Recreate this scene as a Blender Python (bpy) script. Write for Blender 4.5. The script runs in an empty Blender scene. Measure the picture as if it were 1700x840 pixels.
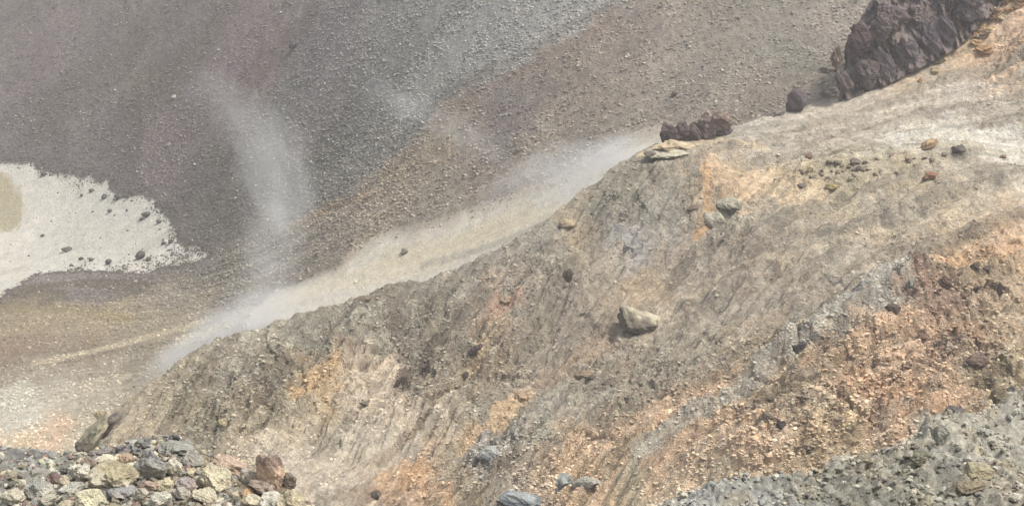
import bpy, math, random
import numpy as np
from mathutils import Vector, Euler

# ------------------------------------------------------------------ camera, sky, sun, exposure
W0, H0, FOC = 1700.0, 840.0, 2616.0
PITCH = math.radians(20.0)
sc = bpy.context.scene
cam_d = bpy.data.cameras.new('camera')
cam_d.sensor_width = 36.0
cam_d.lens = 36.0 * FOC / W0
cam_d.clip_start, cam_d.clip_end = 0.1, 3000.0
cam = bpy.data.objects.new('camera', cam_d)
sc.collection.objects.link(cam)
cam.location = (0, 0, 0)
cam.rotation_euler = (math.radians(90) - PITCH, 0, 0)
sc.camera = cam

SUN_ELEV, SUN_AZ = math.radians(60), math.radians(92)      # azimuth measured from +Y towards +X
world = bpy.data.worlds.new('World'); sc.world = world; world.use_nodes = True
wn = world.node_tree
sky = wn.nodes.new('ShaderNodeTexSky'); sky.sky_type = 'NISHITA'; sky.sun_disc = False
sky.sun_elevation = SUN_ELEV; sky.sun_rotation = SUN_AZ
sky.air_density = 1.0; sky.dust_density = 4.0; sky.ozone_density = 0.6
bg = wn.nodes['Background']; bg.inputs['Strength'].default_value = 0.15
hs = wn.nodes.new('ShaderNodeHueSaturation'); hs.inputs['Saturation'].default_value = 0.35     # thin overcast: a greyer sky
wn.links.new(sky.outputs[0], hs.inputs['Color']); wn.links.new(hs.outputs[0], bg.inputs['Color'])
sun_d = bpy.data.lights.new('sun', 'SUN'); sun_d.energy = 2.0; sun_d.angle = math.radians(8)
sun_d.color = (1.0, 0.965, 0.875)
sun = bpy.data.objects.new('sun', sun_d); sc.collection.objects.link(sun)
sdir = Vector((math.cos(SUN_ELEV) * math.sin(SUN_AZ), math.cos(SUN_ELEV) * math.cos(SUN_AZ), math.sin(SUN_ELEV)))
sun.rotation_euler = sdir.to_track_quat('Z', 'Y').to_euler()
sun.location = (40, 40, 60)
sc.view_settings.view_transform = 'Standard'; sc.view_settings.look = 'None'
sc.view_settings.gamma = 1.0; sc.view_settings.use_curve_mapping = False
sc.view_settings.exposure = 0.62
sc.cycles.volume_bounces = 1
sc.cycles.max_bounces = 6
ALB = 0.80                                                  # photo tone -> base colour

# ------------------------------------------------------------------ small helpers
C = sc.collection
rng = np.random.default_rng(7)
random.seed(7)
FWD = np.array([0, math.cos(PITCH), -math.sin(PITCH)])
UPV = np.array([0, math.sin(PITCH), math.cos(PITCH)])
RGT = np.array([1.0, 0, 0])

def ray(u, v):
    return FWD + RGT * ((u - W0 / 2) / FOC) + UPV * ((H0 / 2 - v) / FOC)

def lin(c):
    c = np.asarray(c, dtype=np.float64) / 255.0
    return np.where(c <= 0.04045, c / 12.92, ((c + 0.055) / 1.055) ** 2.4)

_p = np.random.default_rng(3).permutation(256)
_p = np.concatenate([_p, _p, _p])
_ga = np.random.default_rng(4).uniform(0, 2 * np.pi, 256)
_gx, _gy = np.cos(_ga).astype(np.float32), np.sin(_ga).astype(np.float32)

def noise2(x, y, seed=0):
    x = x + seed * 17.31; y = y - seed * 9.77
    xi = np.floor(x).astype(np.int64); yi = np.floor(y).astype(np.int64)
    fx = (x - xi).astype(np.float32); fy = (y - yi).astype(np.float32)
    xi &= 255; yi &= 255
    ux = fx * fx * fx * (fx * (fx * 6 - 15) + 10); uy = fy * fy * fy * (fy * (fy * 6 - 15) + 10)
    s = seed % 256
    def g(ix, iy, dx, dy):
        h = _p[(_p[(ix & 255) + s] + (iy & 255))]
        return _gx[h] * dx + _gy[h] * dy
    a = g(xi, yi, fx, fy); b = g(xi + 1, yi, fx - 1, fy)
    c = g(xi, yi + 1, fx, fy - 1); d = g(xi + 1, yi + 1, fx - 1, fy - 1)
    return ((a + (b - a) * ux) * (1 - uy) + (c + (d - c) * ux) * uy) * 1.5

def fbm(x, y, oct=4, seed=0, gain=0.5, lac=2.07):
    r = 0; a = 1.0; f = 1.0
    for i in range(oct):
        r = r + a * noise2(x * f, y * f, seed + i * 5); a *= gain; f *= lac
    return r

def ridged(x, y, oct=4, seed=0, gain=0.5, lac=2.1):
    r = 0; a = 1.0; f = 1.0
    for i in range(oct):
        r = r + a * (1 - 2 * np.abs(noise2(x * f, y * f, seed + i * 5))); a *= gain; f *= lac
    return r * 0.5

def cells(x, y, seed=0):
    """distance to nearest and second nearest jittered point: lumps and cracks"""
    xi = np.floor(x).astype(np.int64); yi = np.floor(y).astype(np.int64)
    d1 = np.full(x.shape, 9.0); d2 = np.full(x.shape, 9.0); hid = np.zeros(x.shape)
    for i in (-1, 0, 1):
        for j in (-1, 0, 1):
            cx = xi + i; cy = yi + j
            h = _p[(_p[(cx & 255) + seed % 200] + (cy & 255))]
            h2 = _p[h + 77 + seed % 100]
            dx = cx + 0.15 + 0.7 * h / 255.0 - x; dy = cy + 0.15 + 0.7 * h2 / 255.0 - y
            d = np.sqrt(dx * dx + dy * dy)
            m = d < d1
            d2 = np.where(m, d1, np.minimum(d2, d)); hid = np.where(m, h2 / 255.0, hid); d1 = np.where(m, d, d1)
    return d1, d2, hid

def sstep(a, b, x):
    t = np.clip((x - a) / (b - a), 0, 1); return t * t * (3 - 2 * t)

class RBF:
    def __init__(self, pts, vals, smooth=1e-3):
        self.p = np.asarray(pts, float); n = len(self.p)
        self.s = 1.0 / np.abs(self.p).max(); q = self.p * self.s; self.q = q
        K = self.k(np.linalg.norm(q[:, None] - q[None], axis=2)) + np.eye(n) * smooth
        P = np.c_[np.ones(n), q]
        A = np.block([[K, P], [P.T, np.zeros((3, 3))]])
        self.w = np.linalg.solve(A, np.r_[vals, np.zeros(3)])
    @staticmethod
    def k(r):
        return np.where(r > 1e-9, r * r * np.log(np.maximum(r, 1e-9)), 0)
    def __call__(self, x, y):
        sh = x.shape; x = x.ravel() * self.s; y = y.ravel() * self.s
        out = np.empty(len(x)); n = len(self.q)
        for i in range(0, len(x), 60000):
            a = x[i:i + 60000]; b = y[i:i + 60000]
            r2 = (a[:, None] - self.q[None, :, 0]) ** 2 + (b[:, None] - self.q[None, :, 1]) ** 2
            out[i:i + 60000] = (0.5 * r2 * np.log(np.maximum(r2, 1e-18))) @ self.w[:n] + self.w[n] + self.w[n + 1] * a + self.w[n + 2] * b
        return out.reshape(sh)

# ------------------------------------------------------------------ the three pieces of terrain
YS = 0.42                                                    # depth counts less than width in the colour metric
class Land:
    def __init__(self, ctrl, crest=None, fall=0.9, relief=None, bounds=(30, 130)):
        P = np.array([d * ray(u, v) for u, v, d in ctrl])
        self.rbf = RBF(P[:, :2], P[:, 2]); self.fall = fall; self.relief = relief; self.bounds = bounds
        self.crest = None
        if crest is not None:
            Q = np.array([d * ray(u, v) for u, v, d in crest]); o = np.argsort(Q[:, 0]); self.crest = Q[o]
    def base(self, x, y):
        if self.crest is None: return self.rbf(x, y)
        yc = np.interp(x, self.crest[:, 0], self.crest[:, 1])
        e = y - yc; ep = np.maximum(e, 0)
        return self.rbf(x, np.minimum(y, yc)) - self.fall * (ep - 0.25 * (1 - np.exp(-ep / 0.25)))
    def full(self, x, y):
        z = self.base(x, y)
        return z + self.relief(x, y) if self.relief else z
    def at(self, u, v, full=True):
        d = ray(u, v); t = np.exp(np.linspace(math.log(self.bounds[0] * 0.8), math.log(self.bounds[1] * 1.2), 1500))
        x, y, z = d[0] * t, d[1] * t, d[2] * t
        h = (self.full if full else self.base)(x, y)
        m = np.nonzero(z < h)[0]
        i = m[0] if len(m) else len(t) - 1
        if i > 0:
            a, b = z[i - 1] - h[i - 1], z[i] - h[i]
            k = a / (a - b) if a != b else 0
            tt = t[i - 1] + (t[i] - t[i - 1]) * min(max(k, 0), 1)
        else: tt = t[0]
        return np.array([d[0] * tt, d[1] * tt, d[2] * tt]), tt

# distant crater wall and floor
far_ctrl = [(0,270,200),(150,300,193),(290,380,176),(340,430,168),(230,460,165),(0,490,157),(0,600,143),(0,740,127),
 (200,560,147),(150,700,131),(400,800,122),(-250,300,196),(-250,700,130),(400,520,148),(600,480,138),(850,370,133),(1050,270,126),
 (1300,170,124),(1450,100,124),(0,0,217),(0,150,207),(200,0,206),(200,150,197),(400,0,190),(400,200,180),(600,0,173),(600,200,160),
 (600,350,147),(850,0,156),(850,180,144),(1200,0,144),(1200,120,134),(1400,0,139),(1600,0,136),(0,-200,233),(400,-200,206),(850,-200,170),
 (1600,-200,148),(2000,-100,142),(-300,0,228),(-300,-200,245)]
STRIP = []
def strip_mask(x, y):
    m = np.zeros(x.shape)
    for poly, wd in STRIP: m = np.maximum(m, sstep(1.2, .9, (pl_dist(poly, x, y) + .25 * noise2(x / 3, y / 6, 14)) / wd))
    return m
def far_relief(x, y):
    fl = far_s(x, y) * 9.0; al = 0.60 * x + 0.80 * y             # across and along the fall line
    z = 0.9 * fbm(x / 30, y / 30, 3, 11)
    floor = sstep(-54.5, -58, land_far_base(x, y))
    k = 1 - 0.75 * floor
    z = z * (1 - 0.6 * floor) + k * (0.45 * noise2(fl / 5.0, al / 40, 21) + 0.22 * noise2(fl / 1.6, al / 20, 23))
    z = z + k * 0.13 * fbm(x / 1.2, y / 1.2, 4, 31, .62) + 0.05 * floor * fbm(x / 2, y / 3, 3, 33)
    if STRIP: z = z - (z - .5 * fbm(x / 30, y / 30, 2, 11) - .06 * fbm(x / 2.5, y / 5, 4, 35)) * strip_mask(x, y) * .85
    return z
far = Land(far_ctrl, relief=far_relief, bounds=(95, 260))
def land_far_base(x, y): return far.base(x, y)
_sp, _sv = [], []
for sv, ln in ((0,[(0,180),(120,60),(180,-30)]),(1,[(150,260),(300,100),(400,-30)]),(2,[(300,330),(450,140),(580,-20)]),(3,[(420,400),(600,210),(820,-20)]),(4,[(470,410),(650,265),(860,105),(1040,5),(1120,-50)]),
  (5,[(500,440),(760,270),(1000,140),(1250,10)]),(6,[(550,455),(800,345),(1050,210),(1380,70)]),(7,[(600,462),(850,375),(1080,265),(1300,170),(1420,120)]),(7.3,[(200,570),(400,518),(600,470)]),(8.5,[(0,640),(200,600),(380,560)]),(9.5,[(0,760),(150,740)])):
    for (u, v) in ln:
        p, _ = far.at(u, v, full=False); _sp.append(p[:2]); _sv.append(sv)
far_s = RBF(_sp, _sv, 1e-3)

# spur of altered rock in the middle distance
hill_crest = [(-60,900,76),(60,815,80),(135,752,84),(180,700,87),(230,655,88),(300,602,90),(400,550,93),(520,512,96),(600,496,98),(640,492,99),(700,472,100),
 (770,438,101),(860,400,103),(930,347,106),(1000,300,108),(1060,262,111),(1090,240,112),(1140,232,113),(1200,218,114),(1300,193,116),(1400,158,118),(1500,122,119),
 (1600,72,120),(1650,26,120.5),(1700,-22,121),(1900,-160,124)]
hill_ctrl = hill_crest + [(1700,240,106),(1500,245,107),(1350,270,106),(1700,330,98),(1700,450,90),(1700,600,76),(1700,670,70),(1900,500,88),
 (1500,640,76),(1400,500,89),(1200,400,100),(1050,530,95),(1200,800,72),(1200,650,82),(850,830,80),(850,650,90),(600,800,82),(550,650,92),(400,740,82),
 (250,760,81),(850,1000,73),(300,950,72),(1700,800,62),(1300,950,64),(1900,700,68),(1500,480,88),(1320,610,80),(1450,720,70),(1600,160,113),(1300,300,103)]
streaks = [[(400,552),(300,650),(240,720)],[(560,505),(460,590),(370,690),(320,760)],[(700,475),(600,570),(500,670),(420,760)],[(900,370),(780,490),(680,610),(580,740)],
 [(1000,300),(880,440),(780,570),(680,700),(600,800)],[(1100,300),(990,430),(880,570),(780,700),(700,810)],[(1330,330),(1170,430),(1040,570),(920,700),(830,810)],
 [(1500,320),(1300,410),(1180,530),(1080,640),(930,790)],[(1700,300),(1500,385),(1330,500),(1190,630),(1010,780)],[(1700,420),(1510,500),(1320,610),(1150,710),(1040,790)],
 [(1700,560),(1500,640),(1300,740),(1100,830)],[(1800,660),(1450,790),(1300,860)]]
streak_extra = [(6.3, [(1750,228),(1520,262),(1350,285)]), (5.6, [(1750,180),(1500,235),(1330,262)]), (4.6, [(1750,112),(1500,185),(1300,235)]), (3.6, [(1750,35),(1560,115),(1400,172)])]
hill = Land(hill_ctrl, hill_crest, fall=0.95, bounds=(45, 135))
_sp, _sv = [], []
for i, ln in enumerate(streaks):
    for (u, v) in ln:
        p, _ = hill.at(u, v, full=False); _sp.append(p[:2]); _sv.append(float(i))
for sv, ln in streak_extra:
    for (u, v) in ln:
        p, _ = hill.at(u, v, full=False); _sp.append(p[:2]); _sv.append(sv)
s_fn = RBF(_sp, _sv, 1e-3)
def pix_mask(pts):                                           # soft spots on the ground: (pixel, radius in pixels, strength)
    out = []
    for (u, v, r, a) in pts:
        p, t = hill.at(u, v, full=False); out.append((p[0], p[1], r * t / FOC, a))
    return out
def spots(sp, x, y, ys=YS):
    m = np.zeros(x.shape)
    for (cx, cy, r, a) in sp:
        m = np.maximum(m, a * np.exp(-(((x - cx) / r) ** 2 + ((y - cy) * ys / r) ** 2)))
    return m
crag_spots = pix_mask([(640,540,110,1),(720,600,80,1),(420,640,110,.9),(560,600,80,.9),(850,430,90,.6),(1020,300,70,.7),(820,620,60,.8),(600,700,50,.7),(480,720,50,.6),
 (1100,660,90,.6),(1040,700,60,.7),(1000,620,60,.5),(1300,590,80,.8),(1580,560,150,1),(1450,620,120,1),(1380,700,100,1),(1640,640,90,1),(1560,470,90,.9),(830,770,70,1),(900,800,60,.8),(1660,440,70,.8),
 (1200,350,50,.6),(1330,300,60,.4),(1640,60,80,.9),(1250,740,80,.8),(700,820,50,.8)])
smooth_spots = pix_mask([(600,770,90,1),(520,790,80,1),(630,640,40,.9),(1600,235,130,1),(1280,310,60,.7),(1450,190,150,.75),(1050,780,50,.8),(1600,150,110,.7),(1080,480,50,.5),(1350,380,90,.5),(1250,480,90,.4),(1450,420,60,.4)])
_arcs = []
for ln, w, dz in ([[(1510,475),(1400,545),(1320,602),(1220,672),(1060,775)], 26, 1.0], [[(730,700),(690,650),(640,600)], 10, 0.3], [[(960,795),(1100,752),(1180,705),(1290,645)], 14, -0.35],
                  [[(770,752),(820,712),(870,662)], 9, -0.35], [[(680,590),(640,690),(600,740)], 14, 0.5], [[(1130,495),(1170,520),(1100,560),(1030,570)], 14, 0.5], [[(790,560),(740,650),(640,760)], 14, -0.6],
                  [[(1450,380),(1300,440),(1180,490)], 12, 0.4], [[(1180,400),(1120,420),(1040,440)], 9, 0.3], [[(1700,262),(1560,268),(1450,275),(1330,290)], 10, 0.35],
                  [[(1420,655),(1300,720),(1230,760)], 18, .4], [[(1690,520),(1600,600),(1540,690)], 22, .6]):
    P = [hill.at(u, v, full=False) for u, v in ln]; _arcs.append((np.array([p[0][:2] for p in P]), w * P[0][1] / FOC, dz))
def pl_dist(poly, x, y, ys=YS):
    d = np.full(x.shape, 1e9)
    for i in range(len(poly) - 1):
        ax, ay = poly[i][0], poly[i][1] * ys; bx, by = poly[i + 1][0] - ax, poly[i + 1][1] * ys - ay
        px = x - ax; py = y * ys - ay; L = bx * bx + by * by
        t = np.clip((px * bx + py * by) / L, 0, 1)
        d = np.minimum(d, np.hypot(px - t * bx, py - t * by))
    return d
def hill_relief(x, y):
    s = s_fn(x, y); t = (x * 0.55 + y * 0.83) 
    crag = np.clip(0.30 + spots(crag_spots, x, y), 0, 1.15) * (1 - 0.85 * spots(smooth_spots, x, y))
    wx = x + 0.5 * noise2(x / 2.2, y / 2.2, 2); wy = y + 0.8 * noise2(x / 2.2, y / 2.2, 3)
    z = 0.8 * fbm(x / 10, y / 12, 3, 41)
    z = z + (0.30 + 0.6 * crag) * (ridged(s * 2.1 + 0.2 * noise2(x / 4, y / 4, 8), t / 13, 3, 43) - 0.45) * 0.9
    z = z + (0.42 + 0.28 * crag) * (ridged(s * 5.5 + 0.22 * noise2(x / 3, y / 3, 9), t / 9.0, 2, 47) - 0.4)
    z = z + (0.02 + 0.46 * crag) * ridged(wx / 1.7, wy / 2.3, 3, 51, 0.5)
    d1, d2, hid = cells(wx / 2.3 + 2, wy / 2.9, 7)
    z = z + crag * (0.55 * (hid - 0.5) + 0.6 * np.minimum(d2 - d1, 0.2))
    d1, d2, hid = cells(wx / 0.85, wy / 1.15, 5)
    z = z + crag * (0.20 * (hid - 0.5) + 0.26 * np.minimum(d2 - d1, 0.35))
    d1, d2, hid = cells(wx / 0.36 + 3, wy / 0.52, 9)
    z = z + (0.08 + 0.88 * crag) * (0.13 * (hid - 0.5) + 0.20 * np.minimum(d2 - d1, 0.3))
    q = ridged(s * 11 + .3 * noise2(x / 1.6, y / 1.6, 12), t / 3.5, 1, 57, .6); z = z + (0.02 + .05 * crag) * q
    z = z + 0 * ridged(s * 22 + .8 * noise2(x / 1.1, y / 1.1, 10), t / 1.1, 2, 59)
    z = z + (0.05 + .05 * crag) * fbm(x / 0.55, y / 0.8, 2, 61, 0.6)
    z = z * (1 - .6 * np.exp(-((y - np.interp(x, hill.crest[:, 0], hill.crest[:, 1])) / 3.5) ** 2))     # the crest itself is worn smooth
    for poly, w, dz in _arcs:
        z = z + dz * np.exp(-(pl_dist(poly, x, y) / w) ** 2)
    return z
hill.relief = hill_relief

# ledge close to the camera
near_crest = [(-1400,760,19),(-400,748,17),(-150,748,16),(0,748,15.5),(60,762,15.3),(120,766,15.0),(170,745,15),(240,745,14.8),(290,732,14.8),(330,745,14.6),(360,775,14.4),(430,800,14.2),(500,850,13.6),(560,900,13.2),(700,960,13),(950,950,13.6),
 (1120,848,15),(1180,822,15.6),(1300,803,16.6),(1400,778,17.2),(1480,757,17.7),(1536,747,18.0),(1548,702,18.4),(1600,692,18.9),(1640,700,19.2),(1700,672,20),(1900,610,22),(2500,520,25),(3200,480,28)]
near_ctrl = near_crest + [(100,840,13.7),(300,840,13.4),(-200,840,14.5),(1400,840,15.7),(1650,780,17.2),(1650,840,16),(1200,850,15),(1850,800,18),(300,1000,11.4),(900,1050,12),(1400,1000,12.6),(1800,1000,14),(-200,1000,12)]
def near_relief(x, y):
    lft = sstep(2.0, -1.0, x)
    wx = x + 0.08 * noise2(x / .4, y / .4, 2); wy = y + 0.1 * noise2(x / .4, y / .4, 3)
    z = 0.10 * fbm(x / 1.3, y / 1.3, 3, 71)
    d1, d2, hid = cells(wx / 0.16, wy / 0.24, 12)
    z = z + (0.045 * (hid - .5) + 0.085 * np.minimum(d2 - d1, .35)) * (1.5 - .9 * lft)
    d1, d2, hid = cells(wx / 0.065 + 5, wy / 0.09, 15)
    z = z + 0.025 * (hid - .5) + 0.045 * np.minimum(d2 - d1, .35)
    z = z + 0.06 * ridged(wx / .33, wy / .5, 4, 75, .6) * (1 - .7 * lft)
    return z
near = Land(near_ctrl, near_crest, fall=1.3, relief=near_relief, bounds=(9, 24))

# ------------------------------------------------------------------ mineral colours of the ground
def cpoints(land, rows):
    P, Cc = [], []
    for (u, v, r, g, b) in rows:
        p, _ = land.at(u, v, full=False); P.append((p[0], p[1] * YS)); Cc.append(lin((r, max(g, r - 31), max(b, r - 63))))
    return np.array(P), np.array(Cc)
def idw(PC, x, y, soft):
    P, Cc = PC; x = x.ravel(); y = y.ravel() * YS; out = np.empty((len(x), 3))
    for i in range(0, len(x), 50000):
        a = x[i:i + 50000]; b = y[i:i + 50000]
        r2 = (a[:, None] - P[None, :, 0]) ** 2 + (b[:, None] - P[None, :, 1]) ** 2
        w = 1.0 / (r2 + soft) ** 2.2
        out[i:i + 50000] = (w @ Cc) / w.sum(1)[:, None]
    return out
def poly_sd(poly, x, y, ys=YS):
    pl = [(p[0], p[1]) for p in poly]; pl.append(pl[0])
    d = pl_dist(pl, x, y, ys); ins = np.zeros(x.shape, bool)
    for i in range(len(pl) - 1):
        x1, y1 = pl[i]; x2, y2 = pl[i + 1]
        c = ((y1 > y) != (y2 > y)) & (x < (x2 - x1) * (y - y1) / ((y2 - y1) or 1e-9) + x1)
        ins ^= c
    return np.where(ins, -d, d)
def strokes_of(land, rows):
    out = []
    for ln, w, col, a in rows:
        P = [land.at(u, v, full=False) for u, v in ln]
        out.append((np.array([p[0][:2] for p in P]), w * np.mean([p[1] for p in P]) / FOC, lin(col), a))
    return out
def paint(c, x, y, strokes, warp):
    for poly, w, col, a in strokes:
        d = pl_dist(poly, x, y) + warp * w
        m = (a * sstep(1.15, 0.55, d / w))[:, None]
        c = c * (1 - m) + col * m
    return c

far_cols = cpoints(far, [(0,20,143,134,128),(100,60,149,137,133),(200,40,154,143,137),(300,40,146,134,133),(400,60,154,138,138),(120,180,150,138,132),(230,150,155,144,129),(50,240,125,116,115),
 (200,240,134,122,121),(300,240,139,126,125),(350,300,123,118,109),(350,380,118,111,102),(500,120,149,145,140),(560,60,154,146,144),(650,80,158,156,151),(700,150,174,172,166),(780,60,178,177,172),(900,20,182,180,174),
 (600,250,145,142,134),(540,300,137,134,123),(450,100,158,143,137),(450,200,152,149,141),(400,330,126,121,111),(300,330,121,113,107),(700,220,162,159,151),(160,110,145,137,132),(200,300,121,113,109),(80,270,116,109,107),
 (500,40,149,137,137),(330,150,151,137,134),(60,140,141,129,126),(470,350,137,132,119),(250,190,151,137,132),(440,400,145,139,123)])
tan_cols = cpoints(far, [(1100,30,175,163,149),(1000,90,174,160,147),(900,150,156,145,134),(850,190,151,140,132),(1200,60,160,152,139),(1300,80,160,154,142),(1000,200,163,152,137),(900,230,180,167,150),
 (1150,150,160,152,139),(700,260,170,158,139),(670,290,174,160,139),(600,350,178,164,145),(800,300,172,158,144),(700,380,166,155,139),(560,400,160,150,134),(480,430,163,153,137),(400,450,156,148,133),(300,490,153,145,129),
 (200,490,128,120,105),(120,490,118,110,93),(60,480,111,102,86),(350,440,137,129,111),(1250,150,172,160,146),(1400,30,175,165,153),(1050,50,160,148,137),(950,120,160,148,133),(1100,200,170,158,144),(1200,180,177,166,152),
 (100,522,174,159,129),(60,530,174,159,129),(170,528,174,159,129),(30,580,160,138,116),(150,580,162,143,120),(250,550,167,155,130),(200,620,158,148,128),(100,640,199,191,173),(30,660,214,211,191),(50,690,219,215,199),(150,660,199,189,166),
 (80,720,236,205,157),(30,740,240,214,173),(150,730,226,214,186),(10,620,167,156,135),(100,600,163,148,126),(300,530,172,160,139),(1050,250,180,170,156),(900,330,192,180,156),(600,440,184,172,148),(750,380,177,166,148)])
def W2(land, pts): return [land.at(u, v, full=False)[0][:2] for u, v in pts]
grey_poly = W2(far, [(-600,-250),(1300,-250),(1120,-60),(1040,6),(975,35),(930,62),(870,98),(820,125),(770,142),(735,165),(700,210),(660,245),(640,275),(585,320),(545,345),(500,375),(455,412),(430,440),(380,462),(320,462),(240,470),(170,505),(110,500),(70,475),(-20,500),(-600,600)])
white_poly = W2(far, [(-500,250),(-100,266),(0,270),(40,271),(72,284),(105,291),(150,297),(175,305),(190,318),(205,328),(240,320),(262,342),(278,362),(292,385),(292,400),(330,408),(350,425),(325,438),(270,446),(240,459),(200,455),(150,452),(105,452),(60,455),(30,478),(0,500),(-60,560),(-500,600)])
khaki_poly = W2(far, [(-300,285),(0,290),(25,300),(35,330),(42,352),(30,380),(0,385),(-300,420)])
far_strokes = strokes_of(far, [([(300,566),(400,533),(470,510)], 9, (204,196,178), .9), ([(375,543),(450,515)], 17, (206,200,184), .9), ([(440,520),(520,496),(620,468)], 26, (212,206,192), 1.0), ([(590,472),(620,462),(760,422),(900,372),(1000,318),(1090,262)], 44, (212,207,193), 1.0),
 ([(300,566),(400,520),(540,478),(700,432),(830,388),(920,352)], 13, (216,206,180), .6), ([(640,430),(760,398),(880,350)], 12, (204,192,166), .5),
 ([(60,602),(170,580),(260,555),(340,530)], 7, (204,192,168), .85), ([(0,515),(110,512),(220,530)], 8, (158,146,112), .5), ([(900,300),(1000,250),(1100,215)], 20, (170,160,146), .5),
 ([(1180,200),(1300,150),(1400,110)], 14, (168,158,144), .6), ([(640,280),(700,255),(740,240)], 16, (172,158,136), .5), ([(480,385),(540,350),(610,320)], 7, (176,155,126), .6),
 ([(720,200),(860,120),(1030,40)], 6, (158,142,130), .6), ([(230,165),(330,90),(380,10)], 22, (128,120,106), .5), ([(400,140),(450,90),(520,20)], 14, (132,116,110), .5), ([(60,195),(160,120),(230,60)], 20, (126,118,106), .5),
 ([(655,250),(735,160),(870,90),(1040,0)], 5, (118,114,108), .35), ([(30,482),(130,474),(240,480)], 16, (108,101,88), .7), ([(560,345),(640,285),(690,240)], 6, (112,104,94), .5), ([(700,440),(850,395),(930,355)], 4, (150,146,138), .5)])
STRIP += [(q[0], q[1]) for q in far_strokes[2:4]]
def far_labels(x, y):
    wv = fbm(x / 1.3, y / 3.4, 3, 91, .5)
    return (poly_sd(white_poly, x, y) + 0.22 * wv) , wv
def far_color(x, y):
    x = x.ravel(); y = y.ravel()
    n1 = fbm(x / 4, y / 6, 4, 81, .6); fl = far_s(x, y) * 9.0; al = .6 * x + .8 * y
    xw = x + 1.6 * n1; yw = y + 2.4 * n1
    g = idw(far_cols, xw, yw, 3.0); t = idw(tan_cols, xw, yw, 1.5)
    sd = poly_sd(grey_poly, x, y) + 0.8 * n1
    m = sstep(0.9, -0.7, sd)[:, None]
    c = t * (1 - m) + g * m
    st = (noise2(fl / 1.2, al / 22, 83) * .7 + noise2(fl / 4, al / 40, 84) + .4 * noise2(fl / .5, al / 9, 85))[:, None]
    c = c * (1 + 0.13 * st * np.array([1, .97, .94]))
    gg = (c @ np.array([.3, .59, .11]))[:, None]; c = c * .84 + gg * .16
    c = paint(c, x, y, far_strokes, 0.22 * n1)
    sdw, wv = far_labels(x, y)
    mw = sstep(0.06, -0.06, sdw)[:, None]
    wc = lin((211, 208, 198)) * (1 + 0.05 * n1[:, None] * np.array([1, 1, 1.3]))
    mk = sstep(.25, -.25, poly_sd(khaki_poly, x, y) + .5 * wv)[:, None]
    wc = wc * (1 - mk) + lin((176, 168, 142)) * mk
    gy = sstep(.2, .9, fbm(x / 5, y / 4, 3, 95))[:, None] * .35
    wc = wc * (1 - gy) + lin((164, 161, 148)) * gy
    return c * (1 - mw) + wc * mw

hill_cols = cpoints(hill, [(600,520,134,131,116),(520,560,141,137,122),(400,580,152,147,131),(350,620,137,129,111),(450,640,131,124,107),(700,500,135,129,114),(650,560,131,124,109),(800,440,139,135,122),(900,400,141,136,122),(1000,330,136,131,117),
 (1050,300,142,136,120),(1100,300,150,142,125),(1060,400,147,144,140),(1100,340,140,136,124),(945,378,162,148,124),(300,680,150,140,116),(250,700,165,152,128),(350,700,140,132,112),(450,690,148,137,112),(530,645,180,156,114),(600,640,190,170,145),(640,640,196,174,148),
 (600,690,178,165,145),(560,720,168,158,138),(450,745,190,175,150),(550,780,177,166,147),(480,800,190,176,157),(650,740,187,176,157),(700,700,172,157,132),(700,620,146,135,117),(760,560,141,133,116),(800,600,150,135,112),(850,500,152,144,130),(830,512,172,148,124),
 (900,560,152,142,124),(950,520,150,139,123),(800,680,152,142,122),(900,700,152,147,132),(1000,650,147,140,124),(1000,560,160,146,126),(1070,470,172,153,127),(1150,560,156,147,129),(1100,620,151,142,124),(1200,500,162,152,136),(1250,440,162,150,132),(1150,430,160,147,130),
 (1300,380,167,157,140),(1400,440,164,154,137),(1500,360,167,157,140),(1600,320,178,165,142),(1300,320,207,184,147),(1230,310,207,180,140),(1180,300,200,172,128),(1400,300,181,169,140),(1500,300,177,163,135),(1600,280,170,160,142),
 (1200,260,167,154,134),(1300,240,181,171,154),(1400,200,177,166,149),(1500,180,186,174,156),(1600,150,187,177,162),(1650,200,175,164,147),(1600,240,207,202,188),(1680,240,207,202,190),(1500,250,202,197,182),(1250,222,167,160,147),(1500,140,186,167,140),(1600,98,206,178,134),(1680,60,202,158,108),(1700,30,200,165,120),
 (1690,400,202,172,132),(1600,420,197,170,132),(1550,500,150,124,104),(1650,480,165,145,118),(1600,560,165,132,104),(1500,560,185,152,117),(1400,600,180,152,120),(1450,650,197,162,122),(1480,700,206,158,104),(1550,670,192,152,112),(1610,590,128,108,94),(1650,560,176,154,124),(1400,720,197,172,132),(1300,690,165,147,120),
 (1250,760,200,170,130),(1350,770,197,174,142),(1200,780,192,174,144),(1300,620,165,150,125),(1500,450,186,172,150),(1450,520,156,154,144),(1380,560,146,142,130),(1650,640,160,146,115),(1530,722,204,195,172),(1100,750,204,168,120),(1000,775,202,165,118),(1180,700,204,166,120),(950,785,195,166,130),(1050,800,190,176,146),
 (850,790,162,150,132),(760,820,160,146,122),(680,800,196,158,116),(640,830,166,142,118),(820,760,150,146,136),(1500,620,200,160,120),(1660,520,170,150,122),(1680,600,184,166,134),(1210,350,158,156,142),(1140,300,150,142,126),(930,450,140,132,118)])
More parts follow.
